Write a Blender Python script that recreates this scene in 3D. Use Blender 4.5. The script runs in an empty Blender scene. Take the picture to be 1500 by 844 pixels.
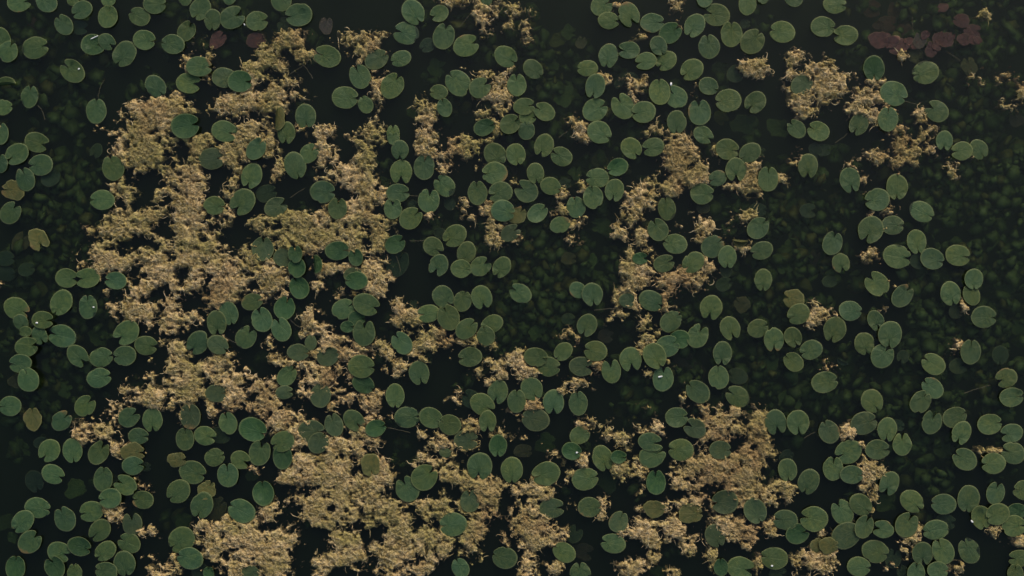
import bpy, math, random
import numpy as np
random.seed(7)
scene = bpy.context.scene
S = 200.0                                   # photo pixels per metre of water surface
W, H = 1500.0, 844.0
CAM_H = 10.0
# ------------------------------------------------------------------ camera, sky, sun, exposure
cd = bpy.data.cameras.new('camera'); cam = bpy.data.objects.new('camera', cd)
scene.collection.objects.link(cam)
cam.location = (0, 0, CAM_H); cam.rotation_euler = (0, 0, 0)      # drone looking straight down
cd.sensor_width = 36.0; cd.lens = 36.0 * CAM_H / (W / S); cd.clip_end = 500.0
scene.camera = cam
SUN_EL, SUN_AZ = math.radians(36), math.radians(15)
wd = bpy.data.worlds.new('World'); scene.world = wd; wd.use_nodes = True
nt = wd.node_tree; bg = nt.nodes['Background']
sky = nt.nodes.new('ShaderNodeTexSky'); sky.sky_type = 'NISHITA'; sky.sun_disc = False
sky.sun_elevation = SUN_EL; sky.sun_rotation = SUN_AZ
sky.air_density = 1.0; sky.dust_density = 4.5; sky.ozone_density = 0.6
nt.links.new(sky.outputs[0], bg.inputs[0]); bg.inputs[1].default_value = 0.113
sl = bpy.data.lights.new('sun', 'SUN'); sun = bpy.data.objects.new('sun', sl)
scene.collection.objects.link(sun)
sl.energy = 0.8; sl.angle = math.radians(24); sl.color = (1.0, 0.95, 0.87)
sun.rotation_euler = (math.pi/2 - SUN_EL, 0, math.pi - SUN_AZ)
vs = scene.view_settings
vs.view_transform = 'Standard'; vs.look = 'None'; vs.exposure = 0.6; vs.gamma = 1.0
vs.use_curve_mapping = False
scene.cycles.transparent_max_bounces = 16
scene.cycles.use_denoising = True

C = scene.collection
def px2w(x, y, z=0.0):
    """photo pixel -> world point on the horizontal plane at height z"""
    k = (CAM_H - z) / CAM_H
    return ((x - W/2) / S * k, (H/2 - y) / S * k, z)

# ------------------------------------------------------------------ noise helpers
def vnoise(x, y, scale, seed):
    rng = np.random.RandomState(seed); T = rng.rand(256, 256)
    fx = x / scale; fy = y / scale
    ix = np.floor(fx).astype(np.int64); iy = np.floor(fy).astype(np.int64)
    tx = fx - ix; ty = fy - iy
    tx = tx*tx*tx*(tx*(tx*6-15)+10); ty = ty*ty*ty*(ty*(ty*6-15)+10)
    a = T[ix & 255, iy & 255]; b = T[(ix+1) & 255, iy & 255]
    c = T[ix & 255, (iy+1) & 255]; d = T[(ix+1) & 255, (iy+1) & 255]
    return ((a*(1-tx)+b*tx)*(1-ty) + (c*(1-tx)+d*tx)*ty)*2-1      # -1..1

# ------------------------------------------------------------------ materials
def new_mat(name):
    m = bpy.data.materials.new(name); m.use_nodes = True
    n = m.node_tree; n.nodes.clear()
    return m, n
def N(n, t, **kw):
    o = n.nodes.new(t)
    for k, v in kw.items(): setattr(o, k, v)
    return o
def mixc(n, fac, a, b, mode='MIX'):
    o = N(n, 'ShaderNodeMix', data_type='RGBA', blend_type=mode)
    for s, v in ((0, fac), (6, a), (7, b)):
        if hasattr(v, 'links'): n.links.new(v, o.inputs[s])
        elif isinstance(v, tuple): o.inputs[s].default_value = (*v, 1)
        else: o.inputs[s].default_value = v
    return o.outputs[2]
def mth(n, op, a, b=0.0, c=0.0, clamp=False):
    o = N(n, 'ShaderNodeMath', operation=op, use_clamp=clamp)
    for i, v in enumerate((a, b, c)):
        if hasattr(v, 'links'): n.links.new(v, o.inputs[i])
        else: o.inputs[i].default_value = v
    return o.outputs[0]
def ramp(n, fac, stops):
    o = N(n, 'ShaderNodeValToRGB'); e = o.color_ramp.elements
    while len(e) < len(stops): e.new(0.5)
    for el, (p, c) in zip(e, stops): el.position = p; el.color = (*c, 1)
    n.links.new(fac, o.inputs[0]); return o.outputs[0]
def noise(n, vec, scale, detail=4, rough=0.55):
    o = N(n, 'ShaderNodeTexNoise'); o.inputs['Scale'].default_value = scale
    o.inputs['Detail'].default_value = detail; o.inputs['Roughness'].default_value = rough
    n.links.new(vec, o.inputs['Vector']); return o.outputs['Fac']
def bump(n, h, strength, dist):
    o = N(n, 'ShaderNodeBump'); o.inputs['Strength'].default_value = strength
    o.inputs['Distance'].default_value = dist; n.links.new(h, o.inputs['Height']); return o.outputs[0]
def finish(m, n, col, rough=0.6, spec=0.3, normal=None, extra=None):
    p = N(n, 'ShaderNodeBsdfPrincipled'); out = N(n, 'ShaderNodeOutputMaterial')
    if isinstance(col, tuple): p.inputs['Base Color'].default_value = (*col, 1)
    else: n.links.new(col, p.inputs['Base Color'])
    if hasattr(rough, 'links'): n.links.new(rough, p.inputs['Roughness'])
    else: p.inputs['Roughness'].default_value = rough
    p.inputs['Specular IOR Level'].default_value = spec
    if normal: n.links.new(normal, p.inputs['Normal'])
    n.links.new(p.outputs[0], out.inputs[0]); return m

def mat_leaf():
    m, n = new_mat('lily leaf')
    tint = N(n, 'ShaderNodeAttribute', attribute_name='tint').outputs['Color']
    stain = N(n, 'ShaderNodeAttribute', attribute_name='stain').outputs['Fac']
    uv = N(n, 'ShaderNodeUVMap', uv_map='leaf').outputs[0]
    pos = N(n, 'ShaderNodeNewGeometry').outputs['Position']
    sx = N(n, 'ShaderNodeSeparateXYZ'); n.links.new(uv, sx.inputs[0])
    u, v = sx.outputs[0], sx.outputs[1]
    n1 = noise(n, pos, 9, 3); n2 = noise(n, pos, 45, 4, .6); n3 = noise(n, pos, 220, 2)
    # broad mottling of the blade and fine speckle
    c = mixc(n, ramp(n, n1, [(.36, (0,0,0)), (.66, (1,1,1))]), tint, mixc(n, 1.0, tint, (1.42, 1.16, .85), 'MULTIPLY'))
    c = mixc(n, ramp(n, n2, [(.40, (0,0,0)), (.64, (.9,.9,.9))]), c, mixc(n, 1.0, tint, (.60, .74, .66), 'MULTIPLY'))
    c = mixc(n, ramp(n, n3, [(.5, (0,0,0)), (.8, (.3,.3,.3))]), c, mixc(n, 1.0, tint, (1.5, 1.35, 1.1), 'MULTIPLY'))
    # veins fanning out from the stalk, forking towards the rim
    wob = mth(n, 'MULTIPLY', mth(n, 'SUBTRACT', n2, .5), .10)
    uu = mth(n, 'ADD', u, mth(n, 'MULTIPLY', wob, .18))
    def lines(cnt, width):
        f = mth(n, 'ABSOLUTE', mth(n, 'SUBTRACT', mth(n, 'FRACT', mth(n, 'MULTIPLY', uu, cnt)), .5))
        return mth(n, 'SUBTRACT', 1.0, mth(n, 'DIVIDE', f, width), clamp=True)
    ve = mth(n, 'MULTIPLY', lines(13, .10), mth(n, 'SUBTRACT', 1.15, v))
    vf = mth(n, 'MULTIPLY', lines(26, .12), mth(n, 'MULTIPLY', mth(n, 'SUBTRACT', v, .35, clamp=True), .7))
    vein = mth(n, 'ADD', ve, vf, clamp=True)
    c = mixc(n, mth(n, 'MULTIPLY', vein, .6), c, mixc(n, 1.0, tint, (1.75, 1.45, 1.25), 'MULTIPLY'))
    # stalk joint
    c = mixc(n, ramp(n, v, [(0.0, (.5,.5,.5)), (.16, (0,0,0))]), c, mixc(n, 1.0, tint, (.55, .95, .75), 'MULTIPLY'))
    # yellowing rim
    rim = ramp(n, mth(n, 'ADD', v, mth(n, 'MULTIPLY', mth(n, 'SUBTRACT', n2, .5), .10)), [(.89, (0,0,0)), (.975, (1,1,1))])
    c = mixc(n, rim, c, mixc(n, .6, (.12, .125, .055), mixc(n, 1.0, tint, (1.6, 1.4, 1.1), 'MULTIPLY')))
    # dying patches
    sm = mth(n, 'SUBTRACT', mth(n, 'ADD', stain, mth(n, 'MULTIPLY', mth(n, 'SUBTRACT', n2, .5), 1.3)), .5)
    sm = mth(n, 'MULTIPLY', sm, 2.6, clamp=True)
    c = mixc(n, sm, c, mixc(n, n3, (.13, .075, .03), (.10, .085, .03)))
    # a few dark bite spots
    vo = N(n, 'ShaderNodeTexVoronoi'); vo.inputs['Scale'].default_value = 26; n.links.new(pos, vo.inputs['Vector'])
    c = mixc(n, ramp(n, vo.outputs['Distance'], [(.0, (.7,.7,.7)), (.13, (0,0,0))]), c, (.03, .035, .02))
    hh = mth(n, 'ADD', mth(n, 'MULTIPLY', vein, -.6), mth(n, 'MULTIPLY', n2, .8))
    rough = mth(n, 'ADD', .42, mth(n, 'MULTIPLY', n2, .3))
    return finish(m, n, c, rough, .2, bump(n, hh, .8, .004))
LEAF = mat_leaf()

def mat_algae():
    m, n = new_mat('dried algae')
    pos = N(n, 'ShaderNodeNewGeometry').outputs['Position']
    sh = N(n, 'ShaderNodeAttribute', attribute_name='shade').outputs['Color']
    sp = N(n, 'ShaderNodeSeparateColor'); n.links.new(sh, sp.inputs[0])
    oli, bro, thread = sp.outputs[0], sp.outputs[1], sp.outputs[2]
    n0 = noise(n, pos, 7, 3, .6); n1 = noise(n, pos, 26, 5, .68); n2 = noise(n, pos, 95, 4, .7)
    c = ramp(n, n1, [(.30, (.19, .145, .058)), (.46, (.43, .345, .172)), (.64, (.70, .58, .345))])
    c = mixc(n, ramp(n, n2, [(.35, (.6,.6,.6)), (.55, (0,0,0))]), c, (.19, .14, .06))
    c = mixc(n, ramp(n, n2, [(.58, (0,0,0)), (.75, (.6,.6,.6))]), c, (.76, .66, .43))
    c = mixc(n, 1.0, c, ramp(n, n0, [(.32, (.62, .58, .46)), (.45, (.95, .95, .82)), (.55, (1.06, 1.0, .98)), (.68, (1.22, 1.16, 1.12))]), 'MULTIPLY')
    c = mixc(n, thread, mixc(n, 1.0, c, (.80, .77, .70), 'MULTIPLY'), mixc(n, .5, c, (.73, .62, .385)))
    c = mixc(n, mth(n, 'MULTIPLY', oli, .8, clamp=True), c, mixc(n, n2, (.12, .11, .03), (.36, .31, .115)))
    c = mixc(n, mth(n, 'MULTIPLY', bro, .8, clamp=True), c, mixc(n, n2, (.12, .075, .03), (.40, .27, .13)))
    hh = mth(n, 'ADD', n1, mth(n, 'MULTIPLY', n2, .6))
    return finish(m, n, c, .9, .1, bump(n, hh, .9, .012))
ALGAE = mat_algae()

def mat_plain(name, c0, c1, scale, rough=.7):
    m, n = new_mat(name)
    pos = N(n, 'ShaderNodeNewGeometry').outputs['Position']
    return finish(m, n, mixc(n, noise(n, pos, scale), c0, c1), rough, .2)
STEM = mat_plain('stem', (.06, .05, .03), (.035, .04, .02), 40)
WHITE = mat_plain('white petal', (.75, .75, .72), (.6, .6, .58), 80)
BED = mat_plain('pond mud', (.03, .026, .018), (.012, .013, .01), 3)

def mat_water():
    m, n = new_mat('pond water')
    pos = N(n, 'ShaderNodeNewGeometry').outputs['Position']
    bp = bump(n, noise(n, pos, 5, 3), .06, .02)
    fr = N(n, 'ShaderNodeFresnel'); fr.inputs[0].default_value = 1.33; n.links.new(bp, fr.inputs['Normal'])
    tr = N(n, 'ShaderNodeBsdfTransparent')
    gl = N(n, 'ShaderNodeBsdfGlossy'); gl.inputs['Roughness'].default_value = .12; n.links.new(bp, gl.inputs['Normal'])
    mx = N(n, 'ShaderNodeMixShader'); n.links.new(fr.outputs[0], mx.inputs[0])
    n.links.new(tr.outputs[0], mx.inputs[1]); n.links.new(gl.outputs[0], mx.inputs[2])
    va = N(n, 'ShaderNodeVolumeAbsorption'); va.inputs[0].default_value = (.42, .54, .30, 1); va.inputs[1].default_value = 5.6
    vc = N(n, 'ShaderNodeVolumeScatter'); vc.inputs['Color'].default_value = (.38, .52, .29, 1); vc.inputs['Density'].default_value = 0.95
    ad = N(n, 'ShaderNodeAddShader'); n.links.new(va.outputs[0], ad.inputs[0]); n.links.new(vc.outputs[0], ad.inputs[1])
    out = N(n, 'ShaderNodeOutputMaterial')
    n.links.new(mx.outputs[0], out.inputs[0]); n.links.new(ad.outputs[0], out.inputs['Volume'])
    return m
WATER = mat_water()

# ------------------------------------------------------------------ mesh helpers
def tag(o, label=None, cat=None, group=None, kind=None):
    for k, v in (('label', label), ('category', cat), ('group', group), ('kind', kind)):
        if v: o[k] = v
    return o
def link(name, me, mat, parent=None):
    if not me.materials: me.materials.append(mat)
    o = bpy.data.objects.new(name, me); C.objects.link(o)
    if parent: o.parent = parent
    return o
def mesh_np(name, co, quads=None, tris=None, smooth=True):
    me = bpy.data.meshes.new(name)
    co = np.asarray(co, dtype=np.float32)
    me.vertices.add(len(co)); me.vertices.foreach_set('co', co.ravel())
    loops = []; starts = []; totals = []; p = 0
    for arr, k in ((quads, 4), (tris, 3)):
        if arr is None or len(arr) == 0: continue
        arr = np.asarray(arr, dtype=np.int32); loops.append(arr.ravel())
        starts.append(p + np.arange(len(arr))*k); totals.append(np.full(len(arr), k)); p += arr.size
    loops = np.concatenate(loops); starts = np.concatenate(starts); totals = np.concatenate(totals)
    me.loops.add(len(loops)); me.loops.foreach_set('vertex_index', loops)
    me.polygons.add(len(starts)); me.polygons.foreach_set('loop_start', starts.astype(np.int32))
    me.update(calc_edges=True)
    if smooth: me.polygons.foreach_set('use_smooth', np.ones(len(starts), dtype=bool))
    return me

# ------------------------------------------------------------------ setting: pond bed and water
def box(name, x0, x1, y0, y1, z0, z1, mat):
    co = [(x0,y0,z0),(x1,y0,z0),(x1,y1,z0),(x0,y1,z0),(x0,y0,z1),(x1,y0,z1),(x1,y1,z1),(x0,y1,z1)]
    q = [(0,3,2,1),(4,5,6,7),(0,1,5,4),(1,2,6,5),(2,3,7,6),(3,0,4,7)]
    return link(name, mesh_np(name, co, q, smooth=False), mat)
tag(box('water', -60, 60, -60, 60, -1.3, 0.0, WATER), kind='structure')
tag(box('pond_bed', -61, 61, -61, 61, -1.9, -1.4, BED), kind='structure')

# ------------------------------------------------------------------ pad survey: per tile "x y length notch_angle flags"
# notch angle in degrees, 0 = right, 90 = up.  flags: b dark green, o dying stain, y yellow olive, a algae dusted,
# d just under the surface, s deeper, r red brown, k drab tan, f folded
TILES = {
(0,0,4): "110 15 140 10 o;275 15 130 150;425 -5 80 90;480 58 125 215;635 -5 95 90;632 100 130 80;818 98 125 160;905 25 130 0;1085 -10 90 90;1175 52 135 240;375 148 125 130;465 162 105 0 d;5 225 130 -60;45 305 125 60;203 280 155 15;545 262 140 0 b;625 245 110 -40;730 315 155 230;845 235 130 -10;1093 185 125 60;1015 260 135 165;425 418 155 145;35 500 120 180 f;172 568 130 85;15 630 110 10;563 652 145 92;910 505 140 -50;1105 488 145 -10;1165 390 150 0 o;0 785 130 90;1085 740 165 10 b;220 155 120 20 rs;500 90 70 0 s;90 410 110 0 s;290 440 110 0 s",
(300,0,4): "145 -15 90 90;45 115 125 -95;160 103 150 25;305 125 130 10;448 0 135 90;552 88 155 190;710 150 100 85 kd;490 165 140 0 d;720 332 155 160;1180 195 150 170;1005 350 140 30 a;1150 343 120 200;910 450 145 110;1098 505 155 55;820 572 150 0;943 615 105 110;110 455 140 0 a;205 478 140 0 b;115 770 155 -20;590 680 140 -80;478 778 130 -95;415 690 140 90 fy;1103 780 95 90;75 235 110 40 rd;300 238 110 10 rd;215 40 70 0 s;340 330 80 0 s",
(600,0,4): "20 70 155 -60;175 80 110 205;200 215 155 75;330 268 150 20 o;105 265 95 0 d;562 332 140 -40;722 405 125 -40;628 500 130 90;285 488 160 140;410 515 130 30;172 540 105 180;205 633 110 100;690 690 100 0;685 765 110 90;670 625 125 10;790 655 130 150;588 728 125 40;435 748 125 20 b;1125 35 130 30;1165 120 125 0;1165 325 140 -95;1043 400 120 180;1088 505 145 -100;1085 645 150 30;1110 775 145 -30;870 235 100 20 ys;1005 250 80 80 yd;790 510 90 0 ys;160 400 120 0 s;450 -5 80 90;820 400 120 0 s;900 560 130 0 s;930 190 90 0 s;20 660 80 0 s",
(900,0,4): "85 85 150 -60 o;220 135 140 0 o;325 195 135 30 b;85 295 130 185;185 358 125 200;305 357 130 225;258 268 115 -60;470 150 145 -120;598 88 155 165;528 -15 120 90;780 25 130 90;870 -20 90 90;1050 -5 110 160;555 275 140 100;685 203 145 85;808 245 150 50;985 188 145 170;455 408 140 215;712 432 115 30 d;550 505 115 -20;95 465 100 0 d;25 490 60 0 d;362 570 140 130;265 540 150 90;50 625 150 120;172 657 140 190;668 590 150 190;825 600 135 225;498 660 150 100 o;365 715 135 -85;520 790 120 -30;625 690 100 -40 ys;1095 500 130 30 a;1067 757 120 140;1195 770 130 160;765 140 60 0 d;760 730 140 0 s;960 750 130 0 s;620 400 90 0 s",
(1200,0,4): "90 25 135 -10;20 158 140 -5;155 208 145 185;350 235 120 10 rd;425 245 90 200 rd;470 275 110 30 rd;590 240 90 90 kd;565 325 105 90 yd;660 290 95 60 rd;740 235 95 200 rd;700 225 80 30 rd;835 122 100 190 rd;905 180 85 0 rd;850 230 85 20 rd;910 225 85 90 rd;725 45 65 190 rd;300 50 120 0 rs;400 140 110 0 rs;500 200 120 0 rs;440 60 90 0 rs;690 270 62 120 rd;560 265 58 10 rd;395 215 60 100 rd;520 245 60 220 rd;775 215 55 60 rd;870 185 56 120 rd;930 235 55 310 rd;620 205 58 30 rd;500 150 70 0 rs;350 150 70 0 rs;320 400 145 -90 b;625 425 155 195;435 548 160 -30;403 700 140 90;690 652 145 150;232 730 130 -125;880 390 110 100 yd;890 720 80 0 ys;1155 705 90 0 ks;740 545 110 0 s;200 335 110 0 s",
(0,200,4): "215 35 145 -15;100 103 145 215;0 160 110 90;240 167 140 190;80 315 140 180 yo;148 252 140 110;295 240 115 45 d;60 448 140 50;663 187 145 100;600 372 145 180;565 85 90 0 d;440 210 100 0 ys;455 415 80 0 s;120 620 120 60 yd;225 605 130 -60 yo;30 715 110 0 d;155 780 100 20 d;30 805 110 0 d;190 500 70 0 s;235 430 100 0 s;415 745 60 0 s;320 440 110 0 s;330 150 110 0 s",
(300,200,4): "40 130 150 0 a;300 75 135 60;275 230 150 -115;610 100 125 40;528 168 160 -75;222 383 160 225;360 335 125 20 d;415 415 140 30 a;55 405 125 -10;690 325 145 0;778 422 125 80;1105 10 80 90;1143 78 115 -90;1150 208 145 -90;1130 332 135 0;1103 425 120 90;340 660 140 90 ab;460 710 120 0 a;540 770 115 100 b;530 690 100 90 b;775 670 140 0 b;885 710 100 110 b;1115 633 125 30 b;1130 745 160 60 db;640 750 110 90 fb;870 815 110 0 a",
(600,200,4): "5 480 140 40;190 145 120 0 d;85 182 145 90;205 290 135 130;112 377 140 80;235 395 80 0 d;500 105 140 -60;622 105 130 -75;500 215 145 180 o;398 333 140 90;533 328 140 200;685 322 140 150;738 215 125 -80;788 52 135 -110;890 118 130 150;910 275 80 0 d;825 290 120 -20;635 465 110 60 yo;545 435 140 -20;748 450 125 40;880 518 120 20 o;590 565 120 30 a;975 415 125 95;1102 243 135 180;1075 358 135 90;265 582 145 215;138 645 125 -40;180 570 80 0 d;170 755 130 -110;333 680 130 -110;300 775 120 0;415 762 125 40;540 765 130 235;930 715 90 0 yd;600 200 70 0 ks;1115 145 100 -70 ys;740 670 110 0 s;700 540 110 0 s;850 570 110 0 s;1020 770 120 0 s;1060 730 90 0 s;930 640 90 0 s;1120 520 120 0 s;660 400 120 0 s;20 400 60 0 d;970 215 80 0 s",
(900,200,4): "0 315 132 -100;20 180 125 200 b;98 68 130 -55;228 62 130 190;660 75 135 -10;850 90 70 0 d;795 95 135 215;712 195 140 -90;900 250 145 85;605 245 110 200 o;520 415 80 0 yd;512 337 135 0;1180 85 100 0 d;1135 172 145 -95;308 425 135 95;255 548 135 110;358 630 140 170;290 745 125 20;463 737 140 215;575 645 140 30 o;662 705 130 -85;840 430 100 0 d;1135 435 100 0 d;840 538 140 50;865 668 130 200;735 605 90 0 fy;655 785 90 0 d;150 715 90 0 b;1180 715 90 0 ks;50 480 70 0 s;900 350 130 0 s;1010 380 120 0 s;960 420 120 0 s;1080 570 120 0 s;1040 660 130 0 s;1000 740 130 0 s;640 430 140 0 s;760 350 100 0 s",
(1200,200,4): "25 80 90 0 d;733 25 115 -100;935 75 120 -60;838 85 125 190;180 255 150 -75;455 295 150 -90;340 370 145 190;600 440 145 -25;430 520 130 0 a;302 545 160 -120;77 627 140 80;127 742 115 -75 o;570 615 140 -80;455 703 165 -5;585 730 110 0 d;660 717 140 -20;812 697 145 -10",
(0,400,4): "390 30 130 0;513 30 140 180;680 45 130 170;360 172 155 235;95 208 155 -20 o;515 200 140 95;120 287 100 -45;150 343 75 180;230 365 110 -60;250 275 130 0;155 433 135 15;365 370 160 160;120 530 130 180;95 635 90 0 yd;165 628 140 110;455 485 140 -50;590 495 135 10;743 350 160 215;733 485 130 190;853 425 135 0;577 615 140 10;497 780 130 45;60 780 130 190;1160 408 150 -135;455 305 110 0 s;230 95 100 0 ys;300 540 110 0 s;50 430 120 0 ys;380 690 90 0 s;40 50 90 0 s;580 380 120 0 s;130 60 90 0 s;270 660 110 0 s",
(300,400,4): "555 88 130 110 b;890 45 130 180 b;275 170 125 20 o;468 208 135 70 b;335 275 145 110;448 332 145 115;140 235 140 -70;70 292 145 -80;240 378 140 60;75 420 130 -30 a;890 265 100 0 b;835 315 80 0 b;810 212 135 30;945 185 160 -20;933 352 155 90;1155 412 140 130;545 465 125 0 a;620 410 90 90 a;720 490 130 30 a;480 605 130 45;68 705 130 0 a;678 720 140 90 a;928 650 135 -30 b;915 548 155 -10;1115 718 140 -85;465 700 100 0 a",
(600,400,4): "25 185 60 90 d;195 138 135 -50;310 167 120 70;422 143 140 -75;110 238 130 190;228 262 150 110;332 328 140 35;650 120 135 150;485 298 130 200;447 370 115 100;355 492 140 190;55 585 140 -75;815 550 130 0;738 493 140 0;900 460 120 -130;1005 548 140 0 a;1090 458 135 165;1182 575 140 100;1040 305 130 -110;985 100 105 -30 o;1070 125 135 -85;517 697 140 -110;360 740 120 0 d;425 770 150 -30;715 678 140 -60;627 752 135 90;843 757 145 -90;988 765 140 100;930 270 80 0 d;760 300 120 0 s;870 130 110 0 s;780 160 90 0 s;700 70 80 0 s;1150 370 100 0 ks;820 260 100 0 s;740 350 90 0 s;910 60 90 0 ys",
(900,400,4): "215 162 150 -20;75 160 100 0 a;330 285 140 40;385 388 120 180 b;310 430 140 30;235 485 155 -60;95 507 145 -75;285 620 150 90;488 370 145 70;567 202 145 -100;678 323 140 -65;633 470 140 -90;722 605 120 170 d;610 613 140 95;723 725 145 150;490 697 150 140;872 40 130 -95;640 67 100 0 d;748 185 100 0 yd;840 325 120 15;1050 150 120 170 yo;1080 240 135 210;935 390 140 -95 o;1045 375 120 -60;1153 450 130 200;1050 522 125 140;1035 600 100 0 s;1100 60 140 0 s;970 300 110 0 s;900 540 140 0 s;130 700 140 0 s;400 500 120 0 ks;1030 740 140 0 s;480 580 120 0 ks",
(1200,400,4): "30 640 155 10;338 65 150 130;485 135 145 45 o;805 220 100 0 d;770 120 140 -75;893 130 125 110;905 35 120 -90;963 258 145 -5;180 222 135 0;330 277 120 -60;92 330 150 -105;265 413 130 -75;370 487 145 60;415 360 155 -100;887 463 145 85;670 535 145 145;143 510 80 90 fd;310 750 140 -60;665 675 140 140 o;593 757 140 60;1097 615 130 200 o;1125 728 140 5;1060 480 110 0 d;815 545 110 0 d;490 490 80 0 d;910 580 100 0 s;1165 320 100 0 s;580 280 120 0 s;690 300 140 0 s;550 420 100 0 s;300 650 80 0 ks;130 740 110 0 s;420 700 110 0 s;860 360 90 0 ks;1100 70 140 0 s;60 50 90 0 d;990 790 90 0 s",
(0,600,3.46): "165 50 110 90 yo;310 58 110 40 o;652 40 110 30;772 52 120 -90;700 135 105 0;210 170 80 0 d;250 208 120 235;367 208 120 -85;500 220 125 60;523 355 125 85;735 290 60 0 d;670 215 120 0 ya;672 285 110 10;637 383 120 150;175 362 110 -70 d;267 328 120 -25;725 458 110 180 o;560 450 115 190;188 498 130 -10;115 568 125 225;330 557 125 120;463 517 120 190;505 613 125 230;670 580 115 90 a;655 678 115 150;150 672 125 50 o;298 723 120 -20;402 693 120 -20 b;535 717 115 215;630 780 125 -80;540 820 115 170;280 800 115 120 b;378 830 95 90;80 802 120 90 b;35 570 90 0 s;65 650 60 0 s;938 150 115 90;965 35 130 90 ao;975 318 135 -10;905 415 125 215;920 660 140 -140;965 755 130 160;895 255 95 0 y;1015 820 90 0 d;930 570 90 0 s;380 400 110 0 s;100 200 100 0 s",
(300,600,3.46): "0 133 110 -10;10 410 100 60 y;-15 485 135 -110;80 130 105 0 d;118 70 115 110;275 40 100 0 yd;243 100 140 -20 b;395 240 125 90 b;278 220 130 80;395 162 120 200;48 243 100 10;180 255 100 -20;117 333 120 90;50 505 130 40 yd;298 425 125 90 b;187 515 140 155;540 110 130 0 a;575 170 110 60 a;655 80 115 100 a;755 55 120 -45 o;865 95 105 20 b;840 280 110 -80 y;20 830 70 90 b;230 825 90 0 a;240 325 80 0 s",
(600,600,3.46): "-15 40 125 0;-10 405 130 120;108 42 125 -30;205 78 115 160;285 155 120 0 a;395 60 110 -90 o;640 52 140 170 a;448 182 110 -90 b;862 130 105 20 o;820 210 100 -20 b;978 245 130 -75;355 288 140 -100;518 305 130 -95;73 345 140 35;693 325 140 195;888 353 135 10;910 495 115 0 o;305 465 115 90 ab;222 583 135 190;720 500 125 0 a;483 752 125 160;785 725 120 150;833 632 95 60 d;865 835 120 90;258 805 105 120;690 170 110 0 s;575 210 90 0 yd;180 220 60 0 a;1000 370 100 0 s;880 720 110 0 ks",
(900,600,3.46): "-5 680 125 170;20 570 110 60 ao;315 40 115 10;408 95 115 150 a;818 65 130 -75;930 65 125 -80;190 235 135 30;180 165 120 -10;338 205 125 170;535 205 110 0 a;210 370 125 95 b;870 240 80 90 d;877 305 115 -90;985 365 130 -110;560 468 135 190 ab;712 512 130 -60 ab;510 640 120 -60 a;925 630 115 20 b;868 560 125 180;1012 555 140 170;830 835 90 0 d;813 755 140 170;640 805 140 -20;540 800 90 90 b;20 240 80 0 b;385 525 120 0 ya;200 505 110 0 ya;1030 690 80 0 y;220 820 70 0 s",
(1200,600,3.46): "50 115 120 120 oa;225 70 135 20 a;395 80 75 0 d;345 100 120 -90;420 178 115 90;293 203 120 0;148 215 135 200;70 300 120 90;163 330 115 0;355 375 125 -110;118 522 135 120;210 482 125 -40;470 465 130 -50;632 480 125 170;757 452 135 -105;893 425 115 80;1045 410 120 180;135 640 150 30 a;227 595 120 60;325 607 105 170 o;442 585 130 60;640 570 100 0 d;592 610 130 190;375 755 100 0 d;283 720 135 -20;523 730 120 -90;628 720 135 110;762 718 130 120;490 830 110 90;600 815 105 0;425 825 70 0 d;200 797 120 -10;820 545 120 -80;1000 515 100 0 b;985 590 120 0;905 530 120 200;1015 755 110 180;995 835 100 90;570 65 120 80;685 40 125 20;720 118 120 -110;862 75 125 5;975 120 115 190;985 222 120 165;885 273 120 190;738 253 125 150;45 690 100 0 ya;620 190 110 0 s;640 370 120 0 s;340 470 110 0 s;500 110 90 0 s",
}
pads = []
for (x0, y0, s), txt in TILES.items():
    for t in txt.split(';'):
        f = t.split()
        fl = f[4] if len(f) > 4 else ''
        pads.append(dict(x=x0+float(f[0])/s, y=y0+float(f[1])/s, L=float(f[2])/s, a=float(f[3]) + random.uniform(-6, 6), f=fl))
for p in pads:
    if p['a'] % 90 < 7 and ('d' in p['f'] or 's' in p['f']): p['a'] = random.uniform(0, 360)
surf = [p for p in pads if not ('s' in p['f'] or 'd' in p['f'])]
sub = [p for p in pads if 's' in p['f'] or 'd' in p['f']]

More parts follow.
